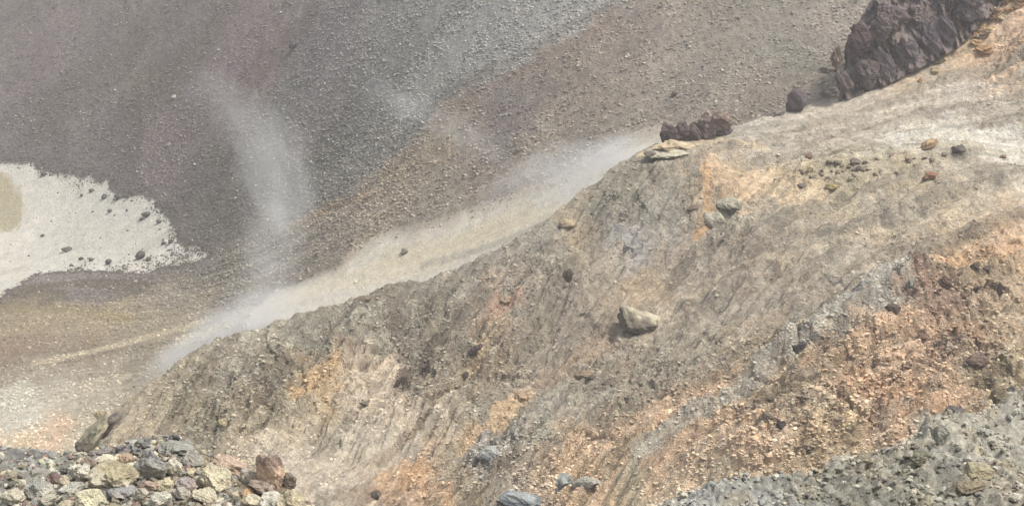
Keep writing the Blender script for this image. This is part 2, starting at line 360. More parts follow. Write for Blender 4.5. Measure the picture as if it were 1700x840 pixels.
hill_strokes = strokes_of(hill, [([(880,650),(820,712),(765,752)], 13, (203,174,134), .8), ([(1290,640),(1180,702),(1100,748),(955,780)], 18, (203,177,140), .7), ([(1500,485),(1400,548),(1320,605),(1220,675),(1060,775)], 16, (170,166,154), .8),
 ([(1505,450),(1420,505),(1330,575),(1240,640)], 6, (206,182,142), .8), ([(560,610),(520,650),(485,675)], 13, (196,164,116), .8), ([(730,690),(640,745),(520,775),(450,760)], 34, (194,182,162), .8),
 ([(770,640),(700,700),(610,765)], 7, (150,130,106), .6), ([(720,560),(700,620),(690,660)], 10, (112,102,88), .6), ([(1170,290),(1175,340),(1160,385)], 9, (196,158,112), .8), ([(1700,262),(1560,272),(1400,280),(1340,275)], 6, (204,196,172), .6),
 ([(1000,555),(940,600),(870,650)], 15, (168,144,122), .5), ([(800,575),(780,620)], 12, (176,152,112), .6), ([(1500,440),(1590,430),(1700,440)], 14, (206,176,136), .5), ([(1420,650),(1480,670),(1540,690)], 26, (202,160,118), .55),
 ([(1060,262),(1110,240),(1180,235),(1270,250)], 6, (204,184,148), .7), ([(1700,170),(1560,190),(1400,215),(1290,225)], 7, (178,168,150), .6), ([(1700,120),(1520,170),(1330,205)], 5, (206,200,184), .6),
 ([(1700,215),(1600,222),(1480,238)], 8, (208,204,192), .8), ([(640,790),(700,800),(740,830)], 20, (200,160,116), .6), ([(1450,475),(1300,530),(1180,560)], 8, (178,160,134), .5), ([(1700,330),(1520,400),(1400,450)], 10, (182,168,144), .5),
 ([(1700,95),(1560,140),(1400,195),(1260,238)],8,(160,148,130),.7), ([(1700,150),(1550,190),(1420,218),(1330,245)],7,(158,146,130),.7), ([(1700,190),(1600,208),(1500,228)],5,(150,140,124),.6),
 ([(1700,290),(1560,330),(1420,390),(1260,440),(1130,500)],8,(132,124,108),.6), ([(1700,350),(1520,410),(1380,470),(1230,530)],8,(130,122,108),.55), ([(1560,300),(1380,345),(1250,390),(1120,440)],7,(134,126,110),.6),
 ([(1600,355),(1430,400),(1300,450)],6,(196,180,152),.6), ([(1350,410),(1200,460),(1080,520)],6,(188,174,150),.6), ([(1100,560),(1000,680),(900,760)],10,(130,122,106),.5), ([(1200,560),(1100,660),(1000,740)],9,(128,122,108),.5),
 ([(760,520),(700,600),(650,680)],8,(112,106,92),.6), ([(830,540),(760,640),(690,720)],8,(182,164,130),.6), ([(600,640),(640,650),(660,690)],24,(202,186,162),.8), ([(600,540),(640,570),(620,600)],14,(176,170,148),.5),
 ([(1560,740),(1450,770),(1380,778)], 12, (206,200,180), .9), ([(1700,400),(1640,420),(1560,435)], 16, (214,172,128), .6), ([(860,500),(820,520)], 12, (184,150,124), .7)])
brown_spots = pix_mask([(1560,480,90,.9),(1600,580,100,.9),(1500,600,90,.8),(1330,600,60,.7),(1420,560,70,.6),(1290,700,70,.8),(1400,690,80,.5),(700,650,60,.7),(620,560,90,.6),(800,610,60,.6),(420,640,90,.5),(1180,640,80,.5),(1030,640,60,.5),(1640,440,60,.6),(1250,470,90,.4)])
def hill_color(x, y):
    x = x.ravel(); y = y.ravel()
    n1 = fbm(x / 2.2, y / 3.4, 4, 101, .6); n2 = fbm(x / 2.0, y / 3.0, 4, 111, .6)
    c = idw(hill_cols, x + 1.1 * n1, y + 2.0 * n2, 0.35)
    s = s_fn(x, y); t = x * .55 + y * .83
    st = fbm(s * 4 + .22 * n1, t / 11, 3, 121, .6)[:, None]
    c = c * np.clip(1 + 0.26 * st * np.array([1, 1.0, 1.05]), .55, 1.5)
    c = paint(c, x, y, hill_strokes, 0.6 * n1)
    # patches of ochre, pale crust and grey altered rock
    oc = sstep(.25, .75, fbm(x / 1.6 + 9, y / 2.4, 4, 131, .62))[:, None] * .33
    c = c * (1 - oc) + c * np.array([1.07, 1.02, .90]) * oc
    pc = sstep(.30, .60, fbm(x / 1.0, y / 1.5, 4, 141, .62))[:, None] * .42
    c = c * (1 - pc) + (lin((196, 188, 168)) * .6 + c * .5) * pc
    gc = sstep(.28, .62, fbm(x / 1.3 + 4, y / 1.9, 4, 151, .62))[:, None] * .30
    c = c * (1 - gc) + lin((122, 118, 108)) * gc
    dk = (spots(brown_spots, x, y) * sstep(.05, .5, fbm(x / 1.1 + 3, y / 1.5, 4, 191, .62)))[:, None]
    c = c * (1 - dk) + lin((106, 86, 72)) * dk
    g = c @ np.array([.3, .59, .11])
    return (c * .82 + g[:, None] * .18) * 1.36
near_cols = cpoints(near, [(1600,780,150,148,140),(1400,820,140,138,128),(1650,715,168,165,154),(1250,825,154,154,148),(1500,800,150,148,136),(1560,720,176,172,158),(1440,775,150,146,132),(1680,830,158,152,138),(1150,845,168,168,164),
 (50,780,150,150,146),(200,800,150,146,132),(20,830,160,158,148),(280,745,120,120,118),(330,780,150,140,124),(100,775,162,165,155),(180,755,128,126,124),(0,760,130,130,128),(400,830,160,150,130),(90,770,170,172,162)])
def near_color(x, y):
    x = x.ravel(); y = y.ravel(); n1 = fbm(x / .5, y / .7, 4, 161, .6)
    c = idw(near_cols, x + .2 * n1, y + .3 * n1, 0.01)
    d1, d2, hid = cells(x / .07, y / .1, 21)
    c = c * (0.72 + .5 * hid)[:, None]
    oc = sstep(.2, .7, fbm(x / .4 + 2, y / .6, 4, 171, .6))[:, None] * .5
    c = c * (1 - oc) + c * np.array([1.2, 1.05, .8]) * oc
    pc = sstep(.25, .6, fbm(x / .25, y / .35, 4, 181, .6))[:, None] * .5
    return c * (1 - pc) + lin((190, 188, 176)) * pc

# ------------------------------------------------------------------ materials
def new_mat(name):
    m = bpy.data.materials.new(name); m.use_nodes = True
    return m, m.node_tree.nodes, m.node_tree.links, m.node_tree.nodes['Principled BSDF']
def nd(ns, t, **k):
    n = ns.new(t)
    for a, b in k.items(): setattr(n, a, b)
    return n
def earth_mat(name, scale, bump, dist, instancer=False, var=0.35, objco=False):
    m, ns, L, B = new_mat(name)
    at = nd(ns, 'ShaderNodeAttribute', attribute_name='col')
    if instancer: at.attribute_type = 'INSTANCER'
    tc = ns.new('ShaderNodeTexCoord'); geo = ns.new('ShaderNodeNewGeometry')
    src = tc.outputs['Object'] if objco else geo.outputs['Position']
    def nz(sc_, det, rough):
        n = ns.new('ShaderNodeTexNoise'); n.inputs['Scale'].default_value = sc_; n.inputs['Detail'].default_value = det
        n.inputs['Roughness'].default_value = rough; L.new(src, n.inputs['Vector']); return n
    n1 = nz(scale, 5, .65); n2 = nz(scale * 4.3, 4, .7)
    def mr(inp, a, b, lo=.3, hi=.7):
        r = ns.new('ShaderNodeMapRange'); r.inputs['From Min'].default_value = lo; r.inputs['From Max'].default_value = hi
        r.inputs['To Min'].default_value = a; r.inputs['To Max'].default_value = b; L.new(inp, r.inputs['Value']); return r.outputs['Result']
    v1 = mr(n1.outputs['Fac'], 1 - var, 1 + var); v2 = mr(n2.outputs['Fac'], 1 - var * .8, 1 + var * .8)
    mu = nd(ns, 'ShaderNodeMath', operation='MULTIPLY'); L.new(v1, mu.inputs[0]); L.new(v2, mu.inputs[1])
    vm = nd(ns, 'ShaderNodeVectorMath', operation='SCALE'); L.new(at.outputs['Color'], vm.inputs[0]); L.new(mu.outputs[0], vm.inputs['Scale'])
    # slight warm / cool mineral shift
    mix = ns.new('ShaderNodeMix'); mix.data_type = 'RGBA'; mix.blend_type = 'MULTIPLY'
    L.new(mr(nz(scale * 1.7, 3, .6).outputs['Fac'], 0, 1, .42, .62), mix.inputs['Factor'])
    L.new(vm.outputs[0], mix.inputs['A']); mix.inputs['B'].default_value = (1.04, 0.99, 0.93, 1)
    L.new(mix.outputs['Result'], B.inputs['Base Color'])
    B.inputs['Roughness'].default_value = 0.95; B.inputs['Specular IOR Level'].default_value = 0.15
    bp = ns.new('ShaderNodeBump'); bp.inputs['Strength'].default_value = bump; bp.inputs['Distance'].default_value = dist
    ad = nd(ns, 'ShaderNodeMath', operation='ADD'); L.new(n1.outputs['Fac'], ad.inputs[0]); L.new(n2.outputs['Fac'], ad.inputs[1])
    L.new(ad.outputs[0], bp.inputs['Height']); L.new(bp.outputs['Normal'], B.inputs['Normal'])
    return m
M_far = earth_mat('scree_ground', 1.6, 1.0, .4, var=.26)
M_white = earth_mat('white_crust', 1.1, .9, .30, var=.13)
M_strip = earth_mat('pale_dust', 1.4, .8, .15, var=.15)
M_hill = earth_mat('altered_rock', 2.2, 1.0, .26, var=.33)
M_near = earth_mat('grey_gravel_ground', 14, .9, .03, var=.3)
M_stone = earth_mat('scattered_stone', 3.0, .3, .05, instancer=True, var=.15)
M_rock = earth_mat('rock_surface', 2.6, .9, .10, var=.25, objco=True)
M_rockn = earth_mat('near_rock_surface', 20, 1.0, .03, var=.30, objco=True)
M_cliff = earth_mat('purple_lava', 1.2, .9, .3, var=.25)

# ------------------------------------------------------------------ mesh building
def tag(o, label=None, cat=None, group=None, kind=None):
    if label: o['label'] = label
    if cat: o['category'] = cat
    if group: o['group'] = group
    if kind: o['kind'] = kind
    return o
def set_col(me, col):
    a = me.color_attributes.new('col', 'FLOAT_COLOR', 'POINT')
    buf = np.ones((len(me.vertices), 4), np.float32); buf[:, :3] = col
    a.data.foreach_set('color', buf.ravel())
def mk_mesh(name, V, F, mat, smooth=True, col=None):
    me = bpy.data.meshes.new(name); V = np.asarray(V, np.float32); F = np.asarray(F, np.int32); n = F.shape[1]
    me.vertices.add(len(V)); me.vertices.foreach_set('co', V.ravel())
    me.loops.add(F.size); me.loops.foreach_set('vertex_index', F.ravel())
    me.polygons.add(len(F)); me.polygons.foreach_set('loop_start', np.arange(0, F.size, n, dtype=np.int32))
    me.polygons.foreach_set('use_smooth', np.full(len(F), smooth))
    me.update(calc_edges=True)
    if col is not None: set_col(me, col)
    me.materials.append(mat); return me
def link(name, me, parent=None):
    o = bpy.data.objects.new(name, me); C.objects.link(o)
    if parent: o.parent = parent
    return o
def grid_faces(nr, nc):
    i = np.arange(nr - 1)[:, None] * nc + np.arange(nc - 1)[None, :]
    return np.stack([i, i + 1, i + nc + 1, i + nc], -1).reshape(-1, 4)
def compact(V, F, Cc):
    used = np.unique(F); mp = np.full(len(V), -1); mp[used] = np.arange(len(used))
    return V[used], mp[F], Cc[used]
def land_grid(land, r0, r1, nr, nc, colfn, half=24.0):
    r = np.exp(np.linspace(math.log(r0), math.log(r1), nr)); a = np.radians(np.linspace(-half, half, nc))
    R, A = np.meshgrid(r, a, indexing='ij')
    x = R * np.sin(A); y = R * np.cos(A); z = land.full(x, y)
    V = np.stack([x, y, z], -1).reshape(-1, 3)
    return V, grid_faces(nr, nc), colfn(x, y) * ALB

V, F, K = land_grid(far, 100, 262, 450, 960, far_color, 28)
sdw, _ = far_labels(V[:, 0], V[:, 1])
fm = sdw[F].mean(1) < 0; fl = (V[F][:, :, 2].mean(1) < -50.0) & ~fm
lower = (V[F][:, :, 2].mean(1) < -55.2) & (V[F][:, :, 1].mean(1) < 163) & ~fm
sm = (strip_mask(V[:, 0], V[:, 1])[F].mean(1) > .5) & ~fm; lower &= ~sm
for nm, m, mt in (('crater_slope', ~fm & ~lower & ~sm, M_far), ('gully_floor', sm, M_strip), ('mineral_flat', fm, M_white), ('crater_floor', lower, M_far)):
    v, f, k = compact(V, F[m], K)
    tag(link(nm, mk_mesh(nm, v, f, mt, True, k)), kind='structure')
V, F, K = land_grid(hill, 50, 137, 680, 1080, hill_color, 28)
tag(link('hillside', mk_mesh('hillside', V, F, M_hill, False, K)), kind='structure')
V, F, K = land_grid(near, 7.0, 27, 300, 860, near_color, 40)
tag(link('ground', mk_mesh('ground', V, F, M_near, True, K)), kind='structure')

# --- loose stones nobody could count: points carrying size, turn and colour, a few stone shapes set on them
def stone_tree():
    ng = bpy.data.node_groups.new('scatter_stones', 'GeometryNodeTree')
    ng.interface.new_socket('Geometry', in_out='INPUT', socket_type='NodeSocketGeometry')
    ng.interface.new_socket('Geometry', in_out='OUTPUT', socket_type='NodeSocketGeometry')
    N, L = ng.nodes, ng.links
    gi, go = N.new('NodeGroupInput'), N.new('NodeGroupOutput')
    g2i = N.new('GeometryNodeGeometryToInstance')
    for i in range(6):
        ico = N.new('GeometryNodeMeshIcoSphere'); ico.inputs['Radius'].default_value = .5; ico.inputs['Subdivisions'].default_value = 1
        nz = N.new('ShaderNodeTexNoise'); nz.noise_dimensions = '4D'; nz.inputs['W'].default_value = i * 7.3; nz.inputs['Scale'].default_value = 1.6
        sub = N.new('ShaderNodeVectorMath'); sub.operation = 'SUBTRACT'; sub.inputs[1].default_value = (.5, .5, .5)
        sca = N.new('ShaderNodeVectorMath'); sca.operation = 'SCALE'; sca.inputs['Scale'].default_value = .95
        sp = N.new('GeometryNodeSetPosition')
        L.new(nz.outputs['Color'], sub.inputs[0]); L.new(sub.outputs[0], sca.inputs[0]); L.new(ico.outputs['Mesh'], sp.inputs['Geometry']); L.new(sca.outputs[0], sp.inputs['Offset'])
        sm = N.new('GeometryNodeSetMaterial'); sm.inputs['Material'].default_value = M_stone; L.new(sp.outputs[0], sm.inputs['Geometry'])
        L.new(sm.outputs[0], g2i.inputs[0])
    iop = N.new('GeometryNodeInstanceOnPoints'); iop.inputs['Pick Instance'].default_value = True
    ri = N.new('FunctionNodeRandomValue'); ri.data_type = 'INT'; ri.inputs[4].default_value = 0; ri.inputs[5].default_value = 5
    L.new(ri.outputs[2], iop.inputs['Instance Index'])
    a1 = N.new('GeometryNodeInputNamedAttribute'); a1.data_type = 'FLOAT_VECTOR'; a1.inputs['Name'].default_value = 'scl'
    a2 = N.new('GeometryNodeInputNamedAttribute'); a2.data_type = 'FLOAT_VECTOR'; a2.inputs['Name'].default_value = 'rot'
    L.new(gi.outputs[0], iop.inputs['Points']); L.new(g2i.outputs[0], iop.inputs['Instance'])
    L.new(a1.outputs[0], iop.inputs['Scale']); L.new(a2.outputs[0], iop.inputs['Rotation'])
    L.new(iop.outputs[0], go.inputs[0])
    return ng
NG = stone_tree()
def scatter(name, land, n, r0, r1, half, colfn, dens, smin, smax, power, tone=(.75, .45), sink=.25, label=None, tint=None, flat=.65, along=None):
    a = np.radians(rng.uniform(-half, half, n)); r = np.exp(rng.uniform(math.log(r0), math.log(r1), n))
    x = r * np.sin(a); y = r * np.cos(a)
    k = rng.uniform(0, 1, n) < dens(x, y); x, y = x[k], y[k]; n = len(x)
    z = land.full(x, y)
    s = smin + (smax - smin) * rng.uniform(0, 1, n) ** power
    sc3 = np.stack([s * rng.uniform(.75, 1.3, n), s * rng.uniform(.75, 1.3, n), s * flat * rng.uniform(.7, 1.3, n)], -1)
    yaw = rng.uniform(0, 6.28, n)
    if along is not None:
        e = .3; gx = along(x + e, y) - along(x - e, y); gy = along(x, y + e) - along(x, y - e)
        yaw = np.arctan2(gx, -gy) + rng.normal(0, .7, n); sc3[:, 0] *= 1.25
    rot = np.stack([rng.uniform(-.4, .4, n), rng.uniform(-.4, .4, n), yaw], -1)
    c = colfn(x, y) * (tone[0] + tone[1] * rng.uniform(0, 1, n) ** 1.3)[:, None]
    if tint is not None: c = tint(c, x, y, n)
    me = bpy.data.meshes.new(name); me.vertices.add(n)
    me.vertices.foreach_set('co', np.stack([x, y, z + s * (.5 * flat - sink)], -1).astype(np.float32).ravel())
    for nm, ar in (('scl', sc3), ('rot', rot)):
        at = me.attributes.new(nm, 'FLOAT_VECTOR', 'POINT'); at.data.foreach_set('vector', ar.astype(np.float32).ravel())
    at = me.attributes.new('col', 'FLOAT_COLOR', 'POINT'); b = np.ones((n, 4), np.float32); b[:, :3] = np.clip(c, .01, .9) * ALB; at.data.foreach_set('color', b.ravel())
    me.materials.append(M_stone)
    o = link(name, me); md = o.modifiers.new('stones', 'NODES'); md.node_group = NG
    tag(o, kind='stuff', label=label)
    return o
grey_mask = lambda x, y: sstep(1.2, -1.0, poly_sd(grey_poly, x, y))
def white_d(x, y): return far_labels(x, y)[0]
toe_poly = W2(far, [(300,300),(430,380),(500,350),(650,260),(560,200),(480,240),(420,420),(330,460),(200,500),(60,470),(160,450),(290,440),(300,390),(250,320),(60,262),(0,255),(0,220),(200,250)])
tip_spots = []
for u, v, rr, aa in ((300,425,34,1),(255,446,26,.7),(190,450,20,.5),(285,395,16,.6),(120,452,20,.4)):
    _pp, _tt = far.at(u, v, full=False); tip_spots.append((_pp[0], _pp[1], rr * _tt / FOC, aa))
def far_dens(x, y):
    w = white_d(x, y); g = grey_mask(x, y); toe = sstep(6, -1, poly_sd(toe_poly, x, y))
    fl = far_s(x, y) * 9.0; al = .6 * x + .8 * y
    st = .5 + 1.1 * noise2(fl / 2.2, al / 26, 201) + .5 * noise2(x / 3, y / 4, 203)
    d = (.25 + .30 * g) * np.clip(st + .35, .12, 1.3) + .75 * toe
    strip = np.zeros(x.shape)
    for poly, wd, col, a in far_strokes[2:4]: strip = np.maximum(strip, sstep(1.3, .7, pl_dist(poly, x, y) / wd))
    tip = spots(tip_spots, x, y)
    return np.where(w < 0, 0.006 + .34 * sstep(-1.0, 0, w) ** 2 + .6 * tip, d) * (1 - .985 * strip)
def far_tint(c, x, y, n):
    w = white_d(x, y)
    c = np.where((w < .5)[:, None], lin((104, 98, 92)) * rng.uniform(.7, 1.25, n)[:, None], c)
    br = rng.uniform(0, 1, n) < .012
    return np.where(br[:, None], lin((198, 190, 178)), c)
scatter('scree_stones', far, 420000, 118, 235, 20, far_color, far_dens, .11, .34, 2.8, (.70, .50), .28, 'grey and tan scree stones covering the far crater slope', far_tint)
def hill_dens(x, y):
    crag = spots(crag_spots, x, y); sm = spots(smooth_spots, x, y); n = .5 + .9 * noise2(x / 2.4, y / 3.2, 211)
    return (.08 + .55 * crag) * np.clip(n + .3, .1, 1.2) * (1 - .88 * sm)
def hill_tint(c, x, y, n):
    k = rng.uniform(0, 1, n)
    c = np.where((k < .10)[:, None], c * .6 + lin((196, 188, 166)) * .4, c)
    return np.where((k > .88)[:, None], c * .66, c)
scatter('loose_rubble', hill, 380000, 62, 126, 20, hill_color, hill_dens, .06, .23, 2.6, (.80, .42), .40, 'small loose rubble strewn over the ochre and grey hillside', hill_tint, .6, s_fn)
def near_dens(x, y): return np.clip(.55 + .8 * noise2(x / .5, y / .7, 221), .1, 1) * np.where(x > 1.2, .55, 1)
def near_tint(c, x, y, n):
    k = rng.uniform(0, 1, n); k = np.where((x > 1.2) & (k > .5), k * .5, k); lf = (x < 1.2)
    c = np.where((k < np.where(lf, .22, .10))[:, None], lin((196, 192, 176)) * rng.uniform(.75, 1.05, n)[:, None], c)
    c = np.where((k > .88)[:, None], lin((138, 118, 112)), c)
    c = np.where(((k > .5) & (k < .6))[:, None], lin((190, 182, 154)), c)
    return np.where(((k > .6) & (k < .72))[:, None], lin((136, 138, 134)), c)
scatter('foreground_gravel', near, 130000, 11, 23, 30, near_color, near_dens, .014, .085, 2.6, (.7, .6), .2, 'fine grey and cream gravel on the near ledge', near_tint, .7)

# ------------------------------------------------------------------ single rocks
def ico(n):
    import bmesh
    bm = bmesh.new(); bmesh.ops.create_icosphere(bm, subdivisions=n, radius=1.0)
    v = np.array([q.co[:] for q in bm.verts]); f = np.array([[q.index for q in p.verts] for p in bm.faces]); bm.free(); return v, f
ICO = {n: ico(n) for n in (2, 3, 4, 5)}
def rock_verts(seed, sub=4, cuts=12, rough=.10, lo=.5, hi=.85):
    r = np.random.default_rng(seed); v, f = ICO[sub]; p = v.copy()
    N = r.normal(size=(cuts, 3)); N /= np.linalg.norm(N, axis=1)[:, None]; D = r.uniform(lo, hi, cuts)
    for _ in range(2):
        for n, d in zip(N, D):
            e = p @ n - d; p = p - np.maximum(e, 0)[:, None] * n
    q = p * 1.0
    for k, (fr, am) in enumerate(((1.7, rough), (4.1, rough * .5), (9.5, rough * .28))):
        a = noise2(q[:, 0] * fr + q[:, 2] * fr * .73, q[:, 1] * fr - q[:, 2] * fr * .68, seed % 90 + k)
        b = noise2(q[:, 1] * fr + 5.1 + q[:, 0] * .3 * fr, q[:, 2] * fr, seed % 90 + k + 9)
        rg = 1 - 2 * np.abs(b)
        p = p + v * (am * (a + .5 * rg - .25))[:, None]
    ext = np.abs(p).max(0); return p / ext, f
def rock(name, label, cat, u, v, w, h, col, land=None, seed=1, sub=4, cuts=12, rough=.10, dep=.85, tilt=0.0, parent=None, group=None, mat=None, depth=None, lo=.5, hi=.85, top=None, yaw=0.0, ft=.0, sit=.10):
    """u, v: middle of the rock in the photograph; w, h: its size there"""
    if depth is None: _, depth = land.at(u, v + h * (.35 if land is not hill else sit))
    px = depth / FOC; P = ray(u, v) * depth
    p, f = rock_verts(seed, sub, cuts, rough, lo, hi)
    k = p * np.array([w * .5 * px, w * .5 * dep * px, h * .5 * px * (1.0 if dep > .6 else 1.05)])
    ca, sa = math.cos(tilt), math.sin(tilt)                   # tilt turns it in the picture plane, positive is anticlockwise
    k = np.stack([k[:, 0] * ca - k[:, 2] * sa, k[:, 1], k[:, 0] * sa + k[:, 2] * ca], -1)
    ca, sa = math.cos(yaw), math.sin(yaw)
    k = np.stack([k[:, 0] * ca - k[:, 1] * sa, k[:, 0] * sa + k[:, 1] * ca, k[:, 2]], -1)
    col = np.array(col, float); col = col + (col.mean() - col) * .12 + max(0, 132 - col.mean()) * .34
    gain = 1.22 if land is near else 1.0
    c = np.tile(lin(col) * ALB * gain, (len(k), 1))
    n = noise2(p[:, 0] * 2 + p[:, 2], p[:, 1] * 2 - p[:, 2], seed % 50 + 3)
    if top is not None:                                        # upper side in another colour: crust on some, painted light on the large boulder
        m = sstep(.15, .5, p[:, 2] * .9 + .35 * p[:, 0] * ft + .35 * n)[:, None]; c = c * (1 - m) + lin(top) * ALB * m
    c = c * (1 + .18 * n)[:, None]
    z0 = -k[:, 2].min() * .0
    me = mk_mesh(name, k, f, mat or (M_rockn if land is near else M_rock), sub < 4, c)
    o = link(name, me, parent)
    o.location = Vector(P) - (Vector(parent.location) if parent else Vector((0, 0, 0)))
    if not parent: tag(o, label, cat, group)
    return o
GW = 'dark rocks lying on the white mineral flat'
BR = (88, 82, 78)
flat_rocks = [(72,290,13,9,'black rock near the upper rim of the white flat, topmost of those lying on it'),
 (152,317,10,5,'thin dark sliver of rock high on the white flat, left of a squarer rock'),
 (174,328,11,8,'squat dark rock on the white flat, just left of the scree tongue from above'),
 (199,327,18,8,'flat dark rock at the tip of the scree tongue that pokes into the white flat'),
 (136,325,6,5,'tiny dark stone on the white flat, left of and below a thin dark sliver'),
 (182,351,9,6,'low dark stone mid white flat, below the squat rock near the scree tongue'),
 (211,350,5,4,'tiny grey pebble in the open white flat, halfway between two low dark stones'),
 (154,352,4,3,'tiniest dark pebble in the middle of the white flat'),
 (243,358,18,11,'large dark rock on the white flat with a flat stone at its lower right'),
 (264,369,11,5,'flat dark stone just below and right of the large rock on the white flat'),
 (234,365,8,4,'thin dark stone hugging the lower left of the large rock on the white flat'),
 (110,416,20,8,'long low grey rock tilted on the lower left part of the white flat'),
 (70,392,8,5,'small dark stone on the white flat, up and left of the long low tilted rock'),
 (135,430,9,6,'left one of two small round rocks together at the white flat\'s lower edge'),
 (151,432,9,6,'right one of two small round rocks together at the white flat\'s lower edge'),
 (180,437,12,10,'round dark rock on the white flat between the small round pair and the tallest lump'),
 (233,427,18,15,'tallest dark lump of rock on the white flat, at its lower right'),
 (247,432,10,8,'dark stone touching the right side of the tallest lump on the white flat'),
 (271,405,9,7,'dark stone just above the broken right tip of the white flat'),
 (284,402,9,7,'dark stone where the scree meets the right tip of the white flat'),
 (118,441,7,4,'small dark stone at the white flat\'s ragged lower rim, left of the round pair'),
 (131,446,8,5,'small dark stone in the ragged lower rim of the white flat, under the round pair')]
for i, (u, v, w, h, lb) in enumerate(flat_rocks):
    rock('rock', lb, 'rock', u, v - h * .2, w * 1.05, h * 1.1, BR, far, 100 + i, 3, 9, .1, group=GW)
rock('boulder', 'dark jagged boulder standing alone high on the purple-grey scree of the far slope', 'boulder', 488, 76, 17, 13, (84,80,76), far, 131, 3, 10, .18)
rock('boulder', 'small pale boulder on the purplish far scree, left of the thin rising steam', 'boulder', 289, 161, 10, 7, (190,180,172), far, 132, 3)
rock('boulder', 'pinkish pale boulder low on the purplish far scree, above the white flat', 'boulder', 281, 240, 8, 7, (182,168,164), far, 133, 3)
rock('boulder', 'dark boulder on the brown far slope just left of the knobbly purple outcrop', 'boulder', 1120, 156, 14, 9, (92,84,78), far, 134, 3, 9, .16)
rock('boulder', 'small green-grey boulder above the cream band of the pale gully floor', 'boulder', 672, 415, 12, 6, (120,112,98), far, 135, 3)
rock('boulder', 'dark elongated boulder in the cream band at the top of the pale gully floor', 'boulder', 673, 418, 16, 5, (124,114,100), far, 136, 3, tilt=.4)

# purple lava cliff on the skyline of the hill, top right
def lofted_cliff(name, base, top, d0, lean, thick, ns, nt, parent, seed, colr):
    S = np.linspace(0, 1, ns); b = np.array(base, float); t = np.array(top, float)
    bu = np.interp(S, np.linspace(0, 1, len(b)), b[:, 0]); bv = np.interp(S, np.linspace(0, 1, len(b)), b[:, 1])
    tu = np.interp(S, np.linspace(0, 1, len(t)), t[:, 0]); tv = np.interp(S, np.linspace(0, 1, len(t)), t[:, 1])
    V = []
    for side in range(2):
        for j in range(nt):
            q = j / (nt - 1)
            if side: q = 1 - q
            for i in range(ns):
                dd = d0 + lean * q + side * thick * (1 - .5 * q) + 3.5 * S[i]
                r = ray(bu[i] * (1 - q) + tu[i] * q, bv[i] * (1 - q) + tv[i] * q); V.append(r * dd)
    V = np.array(V); front = np.arange(len(V)) < ns * nt
    s = V[:, 0] + .35 * V[:, 1]; z = V[:, 2] + .35 * V[:, 0]; wv = noise2(s / 2.5, z / 2.5, seed)
    s2 = s - .45 * V[:, 2]
    dsp = 1.5 * (ridged(s2 / 2.6 + .35 * wv, z / 6, 3, seed + 1) - .4) + .55 * (ridged(s2 / .8 + .5 * wv, z / 2.2, 3, seed + 3) - .4) + .35 * ridged(s / 1.1, z / .9, 3, seed + 7)
    d1, d2, hid = cells(s2 / 1.1 + .3 * wv, z / 1.9, seed)
    dsp += .6 * (hid - .5) + .5 * np.minimum(d2 - d1, .3)
    prof = np.tile(np.concatenate([np.linspace(0, 1, nt), np.linspace(1, 0, nt)])[:, None], (1, ns)).ravel()
    V[:, 1] -= dsp * np.where(front, 1, .2); V[:, 0] -= .35 * dsp; V[:, 2] += .15 * dsp
    F = grid_faces(nt * 2, ns)
    n = fbm(s / 1.5, z / 2.5, 3, seed + 11, .6)[:, None]; br = sstep(.15, .6, fbm(s2 / 1.2 + 7, z / 3.5, 3, seed + 15))[:, None] * .7
    c = lin(colr) * (1 + .28 * n); c = c * (1 - br) + lin((150, 134, 120)) * br
    P0 = np.array(parent.location)
    return link(name, mk_mesh(name, V - P0, F[:, ::-1], M_cliff, False, c * ALB), parent)
cl = bpy.data.objects.new('cliff', None); C.objects.link(cl); cl.location = Vector(ray(1500, 118) * 118)
tag(cl, 'dark purple-brown lava cliff with upright ribs on the skyline at the top right', 'cliff')
lofted_cliff('cliff_face', [(1392,170),(1450,152),(1530,112),(1592,78),(1640,30),(1690,-25)], [(1410,72),(1446,8),(1495,-50),(1560,-90),(1640,-120),(1710,-140)], 117.0, 3.0, 5.0, 300, 150, cl, 41, (130,119,117))
for i, (u, v, w, h, c, t) in enumerate([(1425,72,44,66,(92,74,76),.1),(1440,120,56,60,(98,86,86),-.25),(1400,140,36,48,(98,88,86),.2),(1388,100,24,46,(128,114,102),0),(1372,117,34,14,(120,110,98),.1),(1426,52,34,30,(92,74,74),0),
      (1470,110,40,74,(108,98,100),.25),(1505,88,44,76,(104,94,98),.3),(1545,70,36,76,(98,88,94),.35),(1462,48,56,50,(112,101,98),.3),(1568,50,46,60,(96,86,92),.4),(1377,155,34,20,(106,98,94),.3),(1480,30,56,60,(104,90,92),.5),(1610,10,50,60,(100,90,94),.4)]):
    rock('rock_buttress', None, None, u, v, w, h, c, None, 150 + i, 5, 14, .26, .7, t, cl, mat=M_rock, depth=116.6 + (u - 1400) * .013, lo=.5, hi=.9)
oc = bpy.data.objects.new('rock_outcrop', None); C.objects.link(oc); oc.location = Vector(ray(1150, 232) * 112.5)
tag(oc, 'knobbly purple-brown rock outcrop on the skyline above the pale yellow ledge', 'rock outcrop')
for i, (u, v, w, h, c, t) in enumerate([(1108,219,34,34,(84,72,72),.2),(1132,214,28,32,(104,90,86),0),(1150,216,30,30,(106,92,86),.1),(1170,210,32,36,(112,96,92),-.1),(1192,198,46,32,(136,118,106),.2),(1200,212,30,22,(98,84,88),0),(1176,200,20,34,(128,110,100),.3),(1152,204,16,12,(98,84,80),0)]):
    rock('rock_knob', None, None, u, v + 4, w * 1.1, h * 1.25, c, None, 170 + i, 4, 12, .2, .8, t, oc, mat=M_rock, depth=112.0 + i * .12, lo=.5, hi=.85)
